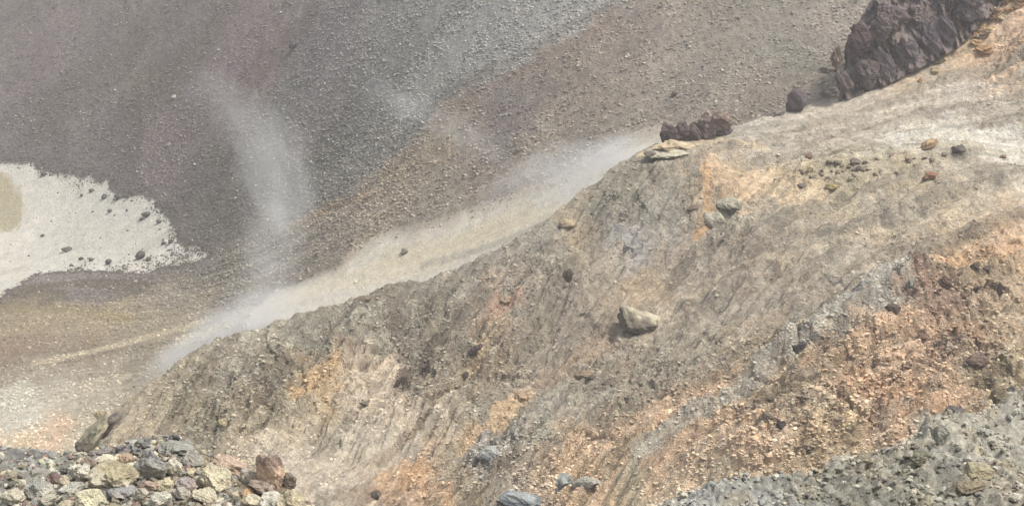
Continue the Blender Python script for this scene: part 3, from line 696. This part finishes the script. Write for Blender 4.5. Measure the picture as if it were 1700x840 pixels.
rock('boulder', 'dark purple boulder with a pointed top standing alone between the cliff and the knobbly outcrop', 'boulder', 1321, 171, 44, 50, (92,80,84), None, 181, 5, 10, .10, .8, .25, depth=116.1, lo=.6, hi=.85)
rock('boulder', 'low grey-brown hump of rock just left of the lone purple boulder', 'boulder', 1286, 190, 36, 18, (130,122,114), None, 182, 4, 10, .1, .8, .35, depth=115.8)
led = bpy.data.objects.new('rock_ledge', None); C.objects.link(led); led.location = Vector(ray(1115, 250) * 110)
tag(led, 'pale yellow-white rock ledge capping the end of the grey spur below the knobbly outcrop', 'rock ledge')
rock('upper_slab', None, None, 1122, 241, 78, 15, (196,178,146), None, 183, 5, 14, .22, .8, -.03, led, mat=M_rock, depth=110.6, lo=.5, hi=.8)
rock('lower_slab', None, None, 1108, 252, 74, 14, (196,188,166), None, 184, 5, 14, .22, .8, .05, led, mat=M_rock, depth=109.8, lo=.5, hi=.8)
rock('ledge_knob', None, None, 1080, 256, 24, 14, (128,120,106), None, 185, 4, 12, .12, .8, .0, led, mat=M_rock, depth=109.4)
# rocks on the bench and hill
H = [('boulder','dark square boulder sitting on the white strip of the bench at the upper right',1589,249,30,18,(92,84,78),0,None,.85),
 ('rock','flat grey stone touching the left foot of the dark square boulder on the white strip',1567,256,18,6,(120,112,102),0,None,.8),
 ('rock','tan wedge-shaped rock at the left end of the white strip behind the dark square boulder',1543,238,36,15,(150,124,94),.35,(205,180,140),.8),
 ('rock','reddish-brown rock at the left end of the stony bench',1342,261,16,11,(116,88,74),0,None,.9),
 ('rock','grey-green lump at the middle of the stony bench, largest of its rubble',1390,272,18,14,(124,116,98),0,None,.9),
 ('rock','dark brown-grey cluster rock on the stony bench, next right of the grey-green lump',1420,269,20,14,(112,102,92),0,None,.9),
 ('rock','mauve-grey stone near the left rim of the bench, above the smooth yellow patch',1330,310,20,13,(118,106,100),0,None,.9),
 ('rock','yellow-brown stone beside the smooth yellow patch, right of the mauve-grey stone',1382,309,24,9,(172,152,102),0,None,.9),
 ('rock','red-brown flat rock half buried under the bench rim, right of the stony rubble',1543,293,32,16,(150,112,90),.25,None,.7),
 ('rock','small dark stone in the rubble of the bench, just right of the dark cluster rock',1437,271,12,8,(104,96,88),0,None,.9),
 ('rock','pinkish rubble stone in the right half of the stony bench',1482,258,16,9,(158,138,122),.2,None,.9),
 ('rock','brown rubble stone in the right half of the stony bench, below the pinkish one',1508,266,14,9,(138,118,100),-.2,None,.9),
 ('rock','brown stone under the right end of the white strip',1666,261,16,7,(136,114,92),0,None,.8),
 ('rock','green-grey rounded knob with pale crust in the smooth yellow patch',1210,343,46,30,(128,124,110),.1,(176,172,154),.8),
 ('rock','pale lobe of crusted rock just below the green-grey knob',1188,364,42,34,(176,170,154),-.2,(188,182,164),.7),
 ('rock','dark pitted upright rock in the grey slope, upper middle of the spur',941,461,19,34,(90,82,72),-.25,None,.6),
 ('rock','pale brown arched rock with a dark hollow, lower middle of the grey slope',972,622,40,18,(150,132,110),.1,None,.6),
 ('rock','dark lump standing in for shade under the pale brown arched rock',984,629,22,11,(84,76,66),-.2,None,.6),  # dark lump stands in for the shade inside the arch
 ('rock','round tan stone at the top of the narrow orange streak',862,659,24,21,(178,154,126),0,None,.9),
 ('rock','dark purple-brown upright block on the ochre streak, left half of the spur face',789,584,22,36,(96,84,78),-.45,None,.6),
 ('rock','smaller purple-brown sliver below the upright block on the ochre streak',770,628,14,28,(112,98,88),-.5,None,.6),
 ('rock','dark slanting wedge of rock low on the spur, above the pale sandy chute',667,632,16,34,(118,102,90),-.6,None,.6),
 ('rock','low brown knob breaking the crest line of the spur beside the white gully floor',600,496,36,12,(128,116,98),.2,None,.8),
 ('rock','dark pitted rock with pale rim where the grey ridge line steps down',1328,581,34,28,(84,80,78),.45,None,.6),
 ('rock','small dark-edged rock higher on the same grey ridge line, right of the pitted one',1352,561,20,22,(120,116,108),.4,None,.6),
 ('rock','upright dark grey rock at the head of the grey ridge line, beside ochre ground',1509,474,17,30,(96,94,92),-.3,(176,176,164),.6),
 ('rock','dark brown lump standing in for shade at the lower left rim of the reddish-brown rubble',1483,511,30,18,(82,70,60),-.1,None,.7),  # dark lumps in this rubble stand in for shade under overhangs
 ('rock','dark domed lump standing in for shade, top of the reddish-brown rubble on the right',1619,445,24,17,(72,60,54),0,None,.8),
 ('rock','mauve-brown rock just right of the dark domed lump',1640,449,18,22,(124,108,96),0,None,.8),
 ('rock','black-brown lump standing in for shade, below the dark domed lump in the reddish-brown rubble',1622,479,15,13,(64,50,42),-.2,None,.8),
 ('rock','dark triangular lump standing in for shade at the right end of the reddish-brown rubble',1662,480,20,26,(96,80,70),0,None,.7),
 ('rock','dark red-brown lump standing in for shade in the middle of the reddish-brown rubble',1570,468,26,17,(96,74,62),.1,None,.8),
 ('rock','dark red-brown lump standing in for shade at the left of the reddish-brown rubble',1592,456,20,10,(84,66,56),.3,None,.8),
 ('rock','brown-grey stone in the lower reddish-brown rubble with ochre round it',1600,492,22,12,(112,90,76),.1,None,.8),
 ('rock','black pointed rock in the ochre ground left of the bright orange patch',1298,705,20,17,(62,58,58),.1,None,.8),
 ('rock','brown-grey hollowed rock just left of the black pointed rock',1272,696,40,28,(118,106,90),.2,None,.7),
 ('rock','dark slate rock wedged behind the corner of the grey gravel bank',1584,683,36,22,(92,84,82),-.1,None,.8),
 ('rock','dark grey rock at the right edge above the grey gravel bank',1678,652,22,26,(104,100,94),0,None,.8),
 ('rock','low brown rock in the dark band of the ochre ground at the right',1620,600,40,22,(116,96,84),.1,None,.8),
 ('rock','dark brown rock above the bright orange patch',1530,560,28,16,(112,88,74),.1,None,.8),
 ('boulder','pale blue-grey boulder at the bottom edge, lower left of the two blue ones',866,828,76,30,(128,136,140),.05,(160,165,165),.8),
 ('boulder','blue-grey boulder near the bottom edge, upper right of the two blue ones',931,804,48,40,(122,130,132),.2,(164,168,164),.8),
 ('rock','pale grey crusted rock fading right from the upper blue-grey boulder',975,802,50,24,(168,166,154),.2,None,.7),
 ('rock','long pale blue-grey crusted knob at the foot of the narrow orange streak',808,752,38,22,(142,146,144),.1,(170,172,166),.8),
 ('rock','dark round stone near the bottom edge left of the orange clay bank',626,822,20,19,(96,84,74),0,None,.9),
 ('rock','cream round stone cut by the bottom edge beneath the dark round stone',616,842,38,18,(206,192,164),0,None,.9),
 ('rock','small pale yellow block on the grey-brown slope above the upright reddish-brown boulder',370,702,18,15,(190,176,136),.2,None,.8),
 ('rock','flat dark sliver on the pale sandy patch of the lower spur',612,668,34,8,(140,130,116),.05,None,.7),
 ('rock','pink-tan crusted rock on the upper spur, left of the dark pitted upright rock',845,497,34,14,(182,156,132),.1,None,.7),
 ('rock','grey dome with ochre rim near the crest, upper spur',1040,412,40,22,(148,144,140),.1,None,.7),
 ('rock','cream crusted rock near the steam on the upper crest',940,372,30,18,(184,166,136),.2,None,.7),
 ('rock','purple-brown rock just below the ochre patch on the upper spur',1150,345,26,12,(128,112,98),.5,None,.7)]
for i, (nm, lb, u, v, w, h, c, t, top, dp) in enumerate(H):
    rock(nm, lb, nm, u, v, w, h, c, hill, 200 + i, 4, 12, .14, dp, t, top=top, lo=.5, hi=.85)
for i in range(34):
    u = random.gauss(1425, 62); v = 262 + 20 * random.random() + (1500 - u) * .10 + random.uniform(-8, 10)
    w = random.uniform(6, 15); rock('rock', 'small brown-grey rubble stone scattered on the pale bench below the dark cliff', 'rock', u, v, w, w * random.uniform(.55, .85), random.choice([(132,120,102),(150,136,116),(116,104,92),(164,152,128)]), hill, 330 + i, 2, 8, .15, .9, random.uniform(-.4, .4), group='rubble stones on the bench')
# the large boulder half way up; its colour paints in lit top and dark underside
rock('boulder', 'large grey boulder half way up the spur, lit top and dark underside painted', 'boulder', 1056, 530, 82, 50, (112,104,90), hill, 264, 5, 9, .09, .75, -.22, top=(190,182,160), lo=.5, hi=.78, ft=.9, sit=.30)
# weathered outcrop at the low left end of the spur
eo = bpy.data.objects.new('rock_outcrop', None); C.objects.link(eo); eo.location = Vector(ray(160, 720) * 80)
tag(eo, 'leaning olive-grey outcrop with a mauve cap at the low left end of the spur', 'rock outcrop')
for i, (nm, u, v, w, h, c, t) in enumerate([('rock_body',156,722,84,34,(168,160,134),.85),('rock_cap',188,698,46,22,(138,126,116),.75),('rock_knob',168,690,24,22,(160,148,116),0),('rock_knob',178,714,40,14,(128,112,100),.9),('rock_foot',134,742,26,26,(132,128,112),.2)]):
    rock(nm, None, None, u, v, w, h, c, None, 270 + i, 4, 11, .14, .8, t, eo, mat=M_rock, depth=81 + .4 * i)
# orange ledges of the skyline, top right corner
ol = bpy.data.objects.new('rock_ledge', None); C.objects.link(ol); ol.location = Vector(ray(1650, 60) * 118)
tag(ol, 'broken orange and cream rock ledges climbing to the top right corner beside the dark cliff', 'rock ledge')
for i in range(38):
    t = random.random(); u = 1530 + 175 * t + random.uniform(-12, 12); v = 124 - 150 * t + random.uniform(-8, 46) * random.random()
    w = random.uniform(12, 36); c = random.choice([(196,164,118),(190,152,108),(200,182,144),(166,132,100),(198,172,130),(160,140,116)])
    _, dd = hill.at(u, v); dd = min(dd, 120.5)
    rock('ledge_block', None, None, u, v, w, w * random.uniform(.4, .75), c, None, 300 + i, 4, 14, .3, .9, random.uniform(.2, .7), ol, mat=M_rock, depth=dd, lo=.4, hi=.75)

# ------------------------------------------------------------------ foreground heap, bottom left
S = [('large round grey speckled rock on top of the heap, dark gap below it',250,774,50,50,(142,144,142),(176,174,172),0),
 ('small white rock leaning on the right side of the large round grey speckled rock',289,777,30,34,(206,202,190),None,0),
 ('white rounded rock at the left of the heap crest, left of the big yellowish block',133,785,34,36,(208,206,198),None,.4),
 ('dark purple wedge of stone behind the white rounded rock and the yellowish block',147,770,24,22,(116,94,92),None,0),
 ('flat cream slab crowning the yellowish block',178,764,40,14,(202,196,174),None,.1),
 ('large yellowish block with a dark grey patch in the middle of the heap',194,793,78,44,(188,180,156),(200,190,160),-.2),
 ('rusty orange crumbly stone between the cream slab and the large grey speckled rock',210,763,22,20,(168,132,108),None,0),
 ('maroon-brown angular stone with a dark left face, left part of the heap',90,797,26,24,(112,88,86),(142,120,118),0),
 ('pale pinkish stone touching the right side of the maroon-brown angular stone',107,800,18,26,(198,178,152),None,0),
 ('blue-grey angular rock below the maroon-brown stone and right of it',122,812,38,20,(166,172,170),None,.3),
 ('yellow-green sulphur-stained rock low in the middle of the heap',150,830,50,36,(196,192,156),None,0),
 ('long grey rock lying level under the yellowish block',195,815,52,22,(146,146,148),(176,176,174),-.05),
 ('pale stone with small pits beside the long grey rock',234,822,22,26,(170,164,154),None,.3),
 ('mauve and white stone right of the pinkish gap below the large speckled rock',312,806,34,28,(140,122,124),(190,182,178),.2),
 ('grey rounded stone below the mauve and white stone',300,818,26,26,(164,162,156),None,0),
 ('yellowish stone directly under the large round grey speckled rock, to its right',272,805,28,20,(194,180,140),None,0),
 ('pink-brown stone squeezed under the large round grey speckled rock',248,807,26,18,(148,118,108),None,0),
 ('big cream angular block with a white top, upper right part of the heap',352,795,58,44,(186,178,146),None,-.4),
 ('white slab lying on the big cream angular block',364,780,34,16,(208,206,200),(214,212,206),-.45),
 ('small cream block left of the big cream angular block',316,783,20,16,(198,186,146),None,-.2),
 ('cream rock below the big cream angular block',340,822,36,28,(194,184,156),None,-.3),
 ('upright reddish-brown boulder with an orange lower face at the right end of the heap',449,781,42,64,(204,152,122),(170,150,138),.03),
 ('dark brown rounded rock behind the right side of the reddish-brown boulder',478,796,24,32,(88,76,70),None,.5),
 ('mauve-brown crumbly rock at the foot of the reddish-brown boulder',437,808,44,24,(132,112,106),None,0),
 ('white-grey block under the reddish-brown boulder at the bottom edge',455,832,44,26,(208,208,204),None,0),
 ('olive-tan slab sloping down right of the white-grey block',482,830,42,36,(176,162,128),None,-.4),
 ('long pink-brown slab leaning down from the crest toward the reddish-brown boulder',385,775,66,26,(168,136,120),None,-.5),
 ('grey-white rock between the pink-brown slab and the reddish-brown boulder',412,792,34,24,(170,162,154),None,-.2),
 ('small orange stone under the mauve-brown crumbly rock',411,817,18,10,(198,142,98),None,0),
 ('cream stone below the small orange stone',416,832,28,20,(200,190,160),None,0),
 ('pale grey rock low at the left edge of the heap',64,812,44,30,(174,176,172),(190,190,182),.1),
 ('greenish cream rock at the far left bottom corner',20,826,40,28,(184,180,160),None,0),
 ('light grey pitted rock bottom left beneath the pale grey rock',82,832,36,20,(160,158,148),None,.3),
 ('dark grey jagged crest rock just left of the large round grey speckled rock',172,750,36,14,(104,104,108),None,.3),
 ('dark blue-grey jagged rock at the top of the crest, above the large round speckled rock',292,744,56,26,(116,120,122),None,0),
 ('second dark blue-grey jagged rock on the crest, lower right of the topmost one',318,764,38,24,(120,122,122),None,-.4),
 ('tan pitted rock at the bottom edge below the yellow-green rock',113,838,30,18,(172,160,134),None,0),
 ('pale green-grey crusted rock at the bottom right of the long grey rock',262,832,44,24,(172,176,168),None,.1)]
for i, (lb, u, v, w, h, c, top, t) in enumerate(S):
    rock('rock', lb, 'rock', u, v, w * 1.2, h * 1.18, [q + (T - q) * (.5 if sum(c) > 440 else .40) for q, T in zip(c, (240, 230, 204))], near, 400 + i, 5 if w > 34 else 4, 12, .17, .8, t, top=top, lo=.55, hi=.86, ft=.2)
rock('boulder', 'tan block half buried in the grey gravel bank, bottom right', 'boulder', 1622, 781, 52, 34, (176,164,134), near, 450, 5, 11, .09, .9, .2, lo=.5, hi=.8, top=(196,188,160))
rock('rock', 'tan-grey rock directly beneath the half-buried tan block', 'rock', 1610, 808, 56, 26, (150,138,116), near, 451, 4, 11, .12, .9, .1)
rock('rock', 'pale square shoulder of rock at the upper left corner of the grey gravel bank', 'rock', 1562, 722, 34, 44, (168,166,154), near, 452, 5, 12, .1, .8, .0)
rock('rock', 'olive-grey crusted rock at the rim of the grey gravel bank, left of its square shoulder', 'rock', 1526, 760, 40, 22, (142,140,120), near, 453, 5, 12, .14, .8, .3)
rock('rock', 'white broken stone on the bottom rim at the far right of the gravel bank', 'rock', 1688, 826, 26, 16, (204,200,182), near, 454, 4, 12, .12, .8, .2)
kinds = {'grey': [(150,152,150),(132,134,134),(168,168,162)], 'cream': [(198,190,164),(206,198,176),(190,178,146)], 'yellowish': [(196,188,150),(190,180,146)], 'brown': [(140,116,106),(122,102,98),(160,134,118)], 'white': [(210,208,200),(204,204,198)]}
bag = ['grey'] * 6 + ['cream'] * 5 + ['yellowish'] + ['brown'] + ['white'] * 4
protos = {}
def crest_v(u): return np.interp(u, [0,60,120,170,240,290,330,360,430,500], [760,772,776,756,756,744,756,782,806,850])
hero = [(u, v, w, h) for (_, u, v, w, h, *_r) in S]
placed = []; tries = 0
while len(placed) < 150 and tries < 9000:
    tries += 1
    u = random.uniform(-70, 500); v = random.uniform(752, 880)
    if v < crest_v(u) + 4 or (u < 100 and random.random() < .55): continue
    w = 12 + 22 * random.random() ** 1.5
    if any(abs(u - a) < (w + c) * .40 and abs(v - b) < (w + d) * .36 for a, b, c, d in hero): continue
    if any(math.hypot(u - a, (v - b) * 1.2) < (w + c) * .42 for a, b, c in placed): continue
    placed.append((u, v, w)); k = random.choice(bag)
    P, dd = near.at(u, v + w * .2); px = dd / FOC
    key = (k, random.randrange(3))
    if key not in protos:
        p, f = rock_verts(500 + len(protos), 4, 12, .12, .5, .85)
        protos[key] = mk_mesh('rock', p, f, M_rockn, False, np.tile(lin([q + (T - q) * .35 for q, T in zip(random.choice(kinds[k]), (236, 228, 206))]) * ALB * 1.15, (len(p), 1)))
    o = link('rock', protos[key]); o.location = P + np.array([0, 0, w * .12 * px])
    s = w * .55 * px; o.scale = (s * random.uniform(.9, 1.25), s * random.uniform(.8, 1.1), s * random.uniform(.6, .9))
    o.rotation_euler = (random.uniform(-.4, .4), random.uniform(-.4, .4), random.uniform(0, 6.28))
    tag(o, 'small %s stone filling gaps between the big rocks of the foreground heap' % k, 'rock', 'small %s stones of the foreground heap' % k)

# ------------------------------------------------------------------ steam
def steam(name, label, pts, dens, seed, stretch=1.0):
    """pts: (u, v, depth, half width in pixels, strength). The steam body is a bent tube; its density thins towards the rim and the ends."""
    P = np.array([ray(u, v) * d for u, v, d, w, s in pts]); R = np.array([w * d / FOC for u, v, d, w, s in pts]); St = np.array([p[4] for p in pts])
    org = P[0]; ax = P[-1] - P[0]; Lg = np.linalg.norm(ax); ax /= Lg
    zz = np.array([0, 1.0, 0]); side = np.cross(ax, zz); side /= np.linalg.norm(side); dep = np.cross(side, ax)
    M = np.stack([ax, side, dep], 1)
    q = (P - org) @ M                                         # along, side, depth
    al, si, de = q[:, 0], q[:, 1], q[:, 2]
    n, m = 48, 20; A = np.linspace(al[0], al[-1], n); cs = np.interp(A, al, si); cd = np.interp(A, al, de); rr = np.interp(A, al, R)
    V = [];
    for i in range(n):
        for j in range(m):
            t = 2 * math.pi * j / m; V.append((A[i], cs[i] + rr[i] * math.cos(t), cd[i] + rr[i] * math.sin(t)))
    F = [[i * m + j, i * m + (j + 1) % m, (i + 1) * m + (j + 1) % m, (i + 1) * m + j] for i in range(n - 1) for j in range(m)]
    me = bpy.data.meshes.new(name); me.from_pydata(V, [], F + [list(range(m))[::-1], [(n - 1) * m + j for j in range(m)]]); me.update()
    mt = bpy.data.materials.new(name); mt.use_nodes = True; ns = mt.node_tree.nodes; L = mt.node_tree.links; ns.remove(ns['Principled BSDF'])
    pv = ns.new('ShaderNodeVolumePrincipled'); out = ns['Material Output']; L.new(pv.outputs[0], out.inputs['Volume'])
    pv.inputs['Color'].default_value = (.97, .97, .97, 1); pv.inputs['Anisotropy'].default_value = .1
    tc = ns.new('ShaderNodeTexCoord'); sx = ns.new('ShaderNodeSeparateXYZ'); L.new(tc.outputs['Object'], sx.inputs[0])
    def mth(op, a, b=None, clamp=False):
        k = ns.new('ShaderNodeMath'); k.operation = op; k.use_clamp = clamp
        for i_, v_ in ((0, a), (1, b)):
            if v_ is None: continue
            if isinstance(v_, (int, float)): k.inputs[i_].default_value = v_
            else: L.new(v_, k.inputs[i_])
        return k.outputs[0]
    u = mth('DIVIDE', sx.outputs[0], float(Lg), True)
    def curve(vals):
        lo, hi = float(min(vals)), float(max(vals)); hi = hi if hi > lo + 1e-6 else lo + 1e-3
        fc = ns.new('ShaderNodeFloatCurve'); c = fc.mapping.curves[0]; L.new(u, fc.inputs['Value'])
        X = al / al[-1]
        c.points[0].location = (0, (vals[0] - lo) / (hi - lo)); c.points[1].location = (1, (vals[-1] - lo) / (hi - lo))
        for x_, v_ in list(zip(X, vals))[1:-1]: c.points.new(float(x_), float((v_ - lo) / (hi - lo)))
        for p_ in c.points: p_.handle_type = 'VECTOR'
        fc.mapping.update(); return mth('ADD', mth('MULTIPLY', fc.outputs[0], hi - lo), lo)
    c1, c2, rw, stg = curve(si), curve(de), curve(R), curve(St)
    # wander of the edge
    nz = ns.new('ShaderNodeTexNoise'); nz.inputs['Scale'].default_value = .35 * stretch; nz.inputs['Detail'].default_value = 5; nz.inputs['Roughness'].default_value = .6
    mp = ns.new('ShaderNodeMapping'); mp.inputs['Location'].default_value = (seed * 3.1, seed, 0); mp.inputs['Scale'].default_value = (.55, 1.3, 1); L.new(tc.outputs['Object'], mp.inputs[0]); L.new(mp.outputs[0], nz.inputs['Vector'])
    nc = ns.new('ShaderNodeSeparateColor'); L.new(nz.outputs['Color'], nc.inputs[0])
    d1 = mth('DIVIDE', mth('SUBTRACT', sx.outputs[1], c1), rw); d2 = mth('DIVIDE', mth('SUBTRACT', sx.outputs[2], c2), rw)
    d1 = mth('ADD', d1, mth('MULTIPLY', mth('SUBTRACT', nc.outputs[0], .5), 1.1))
    r2 = mth('ADD', mth('MULTIPLY', d1, d1), mth('MULTIPLY', d2, d2))
    fall = mth('SUBTRACT', 1.0, mth('MULTIPLY', r2, 1.25), True); fall = mth('MULTIPLY', fall, fall)
    nn = mth('MULTIPLY', mth('SUBTRACT', nc.outputs[1], .27, True), 3.2); 
    ends = mth('MULTIPLY', mth('MULTIPLY', u, 12.0, True), mth('MULTIPLY', mth('SUBTRACT', 1.0, u), 9.0, True))
    L.new(mth('MULTIPLY', mth('MULTIPLY', mth('MULTIPLY', fall, nn), mth('MULTIPLY', ends, stg)), dens), pv.inputs['Density'])
    me.materials.append(mt); o = link(name, me)
    mw = np.eye(4); mw[:3, :3] = M; mw[:3, 3] = org
    from mathutils import Matrix
    o.matrix_world = Matrix(mw.tolist()); tag(o, label, 'steam', kind='stuff')
    mt.cycles.volume_step_rate = 1.0
    return o
steam('steam', 'white steam hugging the low crest at the left end of the spur', [(215,655,92,26,.6),(270,610,92,42,.9),(330,572,94,56,1),(430,520,97,62,1.2),(500,500,99,46,.55),(600,478,101,30,.05)], .60, 1, 1.2)
steam('steam', 'tall thin column of steam rising from the crest in front of the far scree', [(425,520,102,60,1.3),(445,440,104,84,.95),(465,370,106,90,.9),(470,320,108,88,1.15),(450,255,110,84,1.0),(415,200,112,70,.6),(365,150,114,64,.45),(310,110,116,52,.2)], .15, 2, 1.2)
steam('steam', 'bright white steam drifting past the upper crest below the knobbly outcrop', [(790,330,108,32,.1),(870,312,110,60,.45),(940,286,111,70,.9),(1010,262,112.5,60,1.1),(1085,238,115,30,.5)], .42, 3, 1.1)
steam('steam', 'faint wisp of steam in the air before the middle of the far slope', [(850,270,112,34,.6),(760,215,114,40,.6),(680,180,116,40,.7),(600,130,118,34,.3)], .18, 4, 1.2)

# ------------------------------------------------------------------ thin haze
def haze_box(density):
    x0, x1, y0, y1, z0, z1 = -150, 150, -12, 285, -72, 6
    V = [(x, y, z) for x in (x0, x1) for y in (y0, y1) for z in (z0, z1)]
    F = [(0, 1, 3, 2), (4, 6, 7, 5), (0, 4, 5, 1), (2, 3, 7, 6), (0, 2, 6, 4), (1, 5, 7, 3)]
    me = bpy.data.meshes.new('haze'); me.from_pydata(V, [], F); me.update()
    mt = bpy.data.materials.new('haze'); mt.use_nodes = True; ns = mt.node_tree.nodes; ns.remove(ns['Principled BSDF'])
    pv = ns.new('ShaderNodeVolumePrincipled'); pv.inputs['Color'].default_value = (.93, .93, .94, 1); pv.inputs['Density'].default_value = density
    mt.node_tree.links.new(pv.outputs[0], ns['Material Output'].inputs['Volume'])
    me.materials.append(mt); tag(link('haze', me), kind='stuff')
HAZE = 0.0007
if HAZE: haze_box(HAZE)
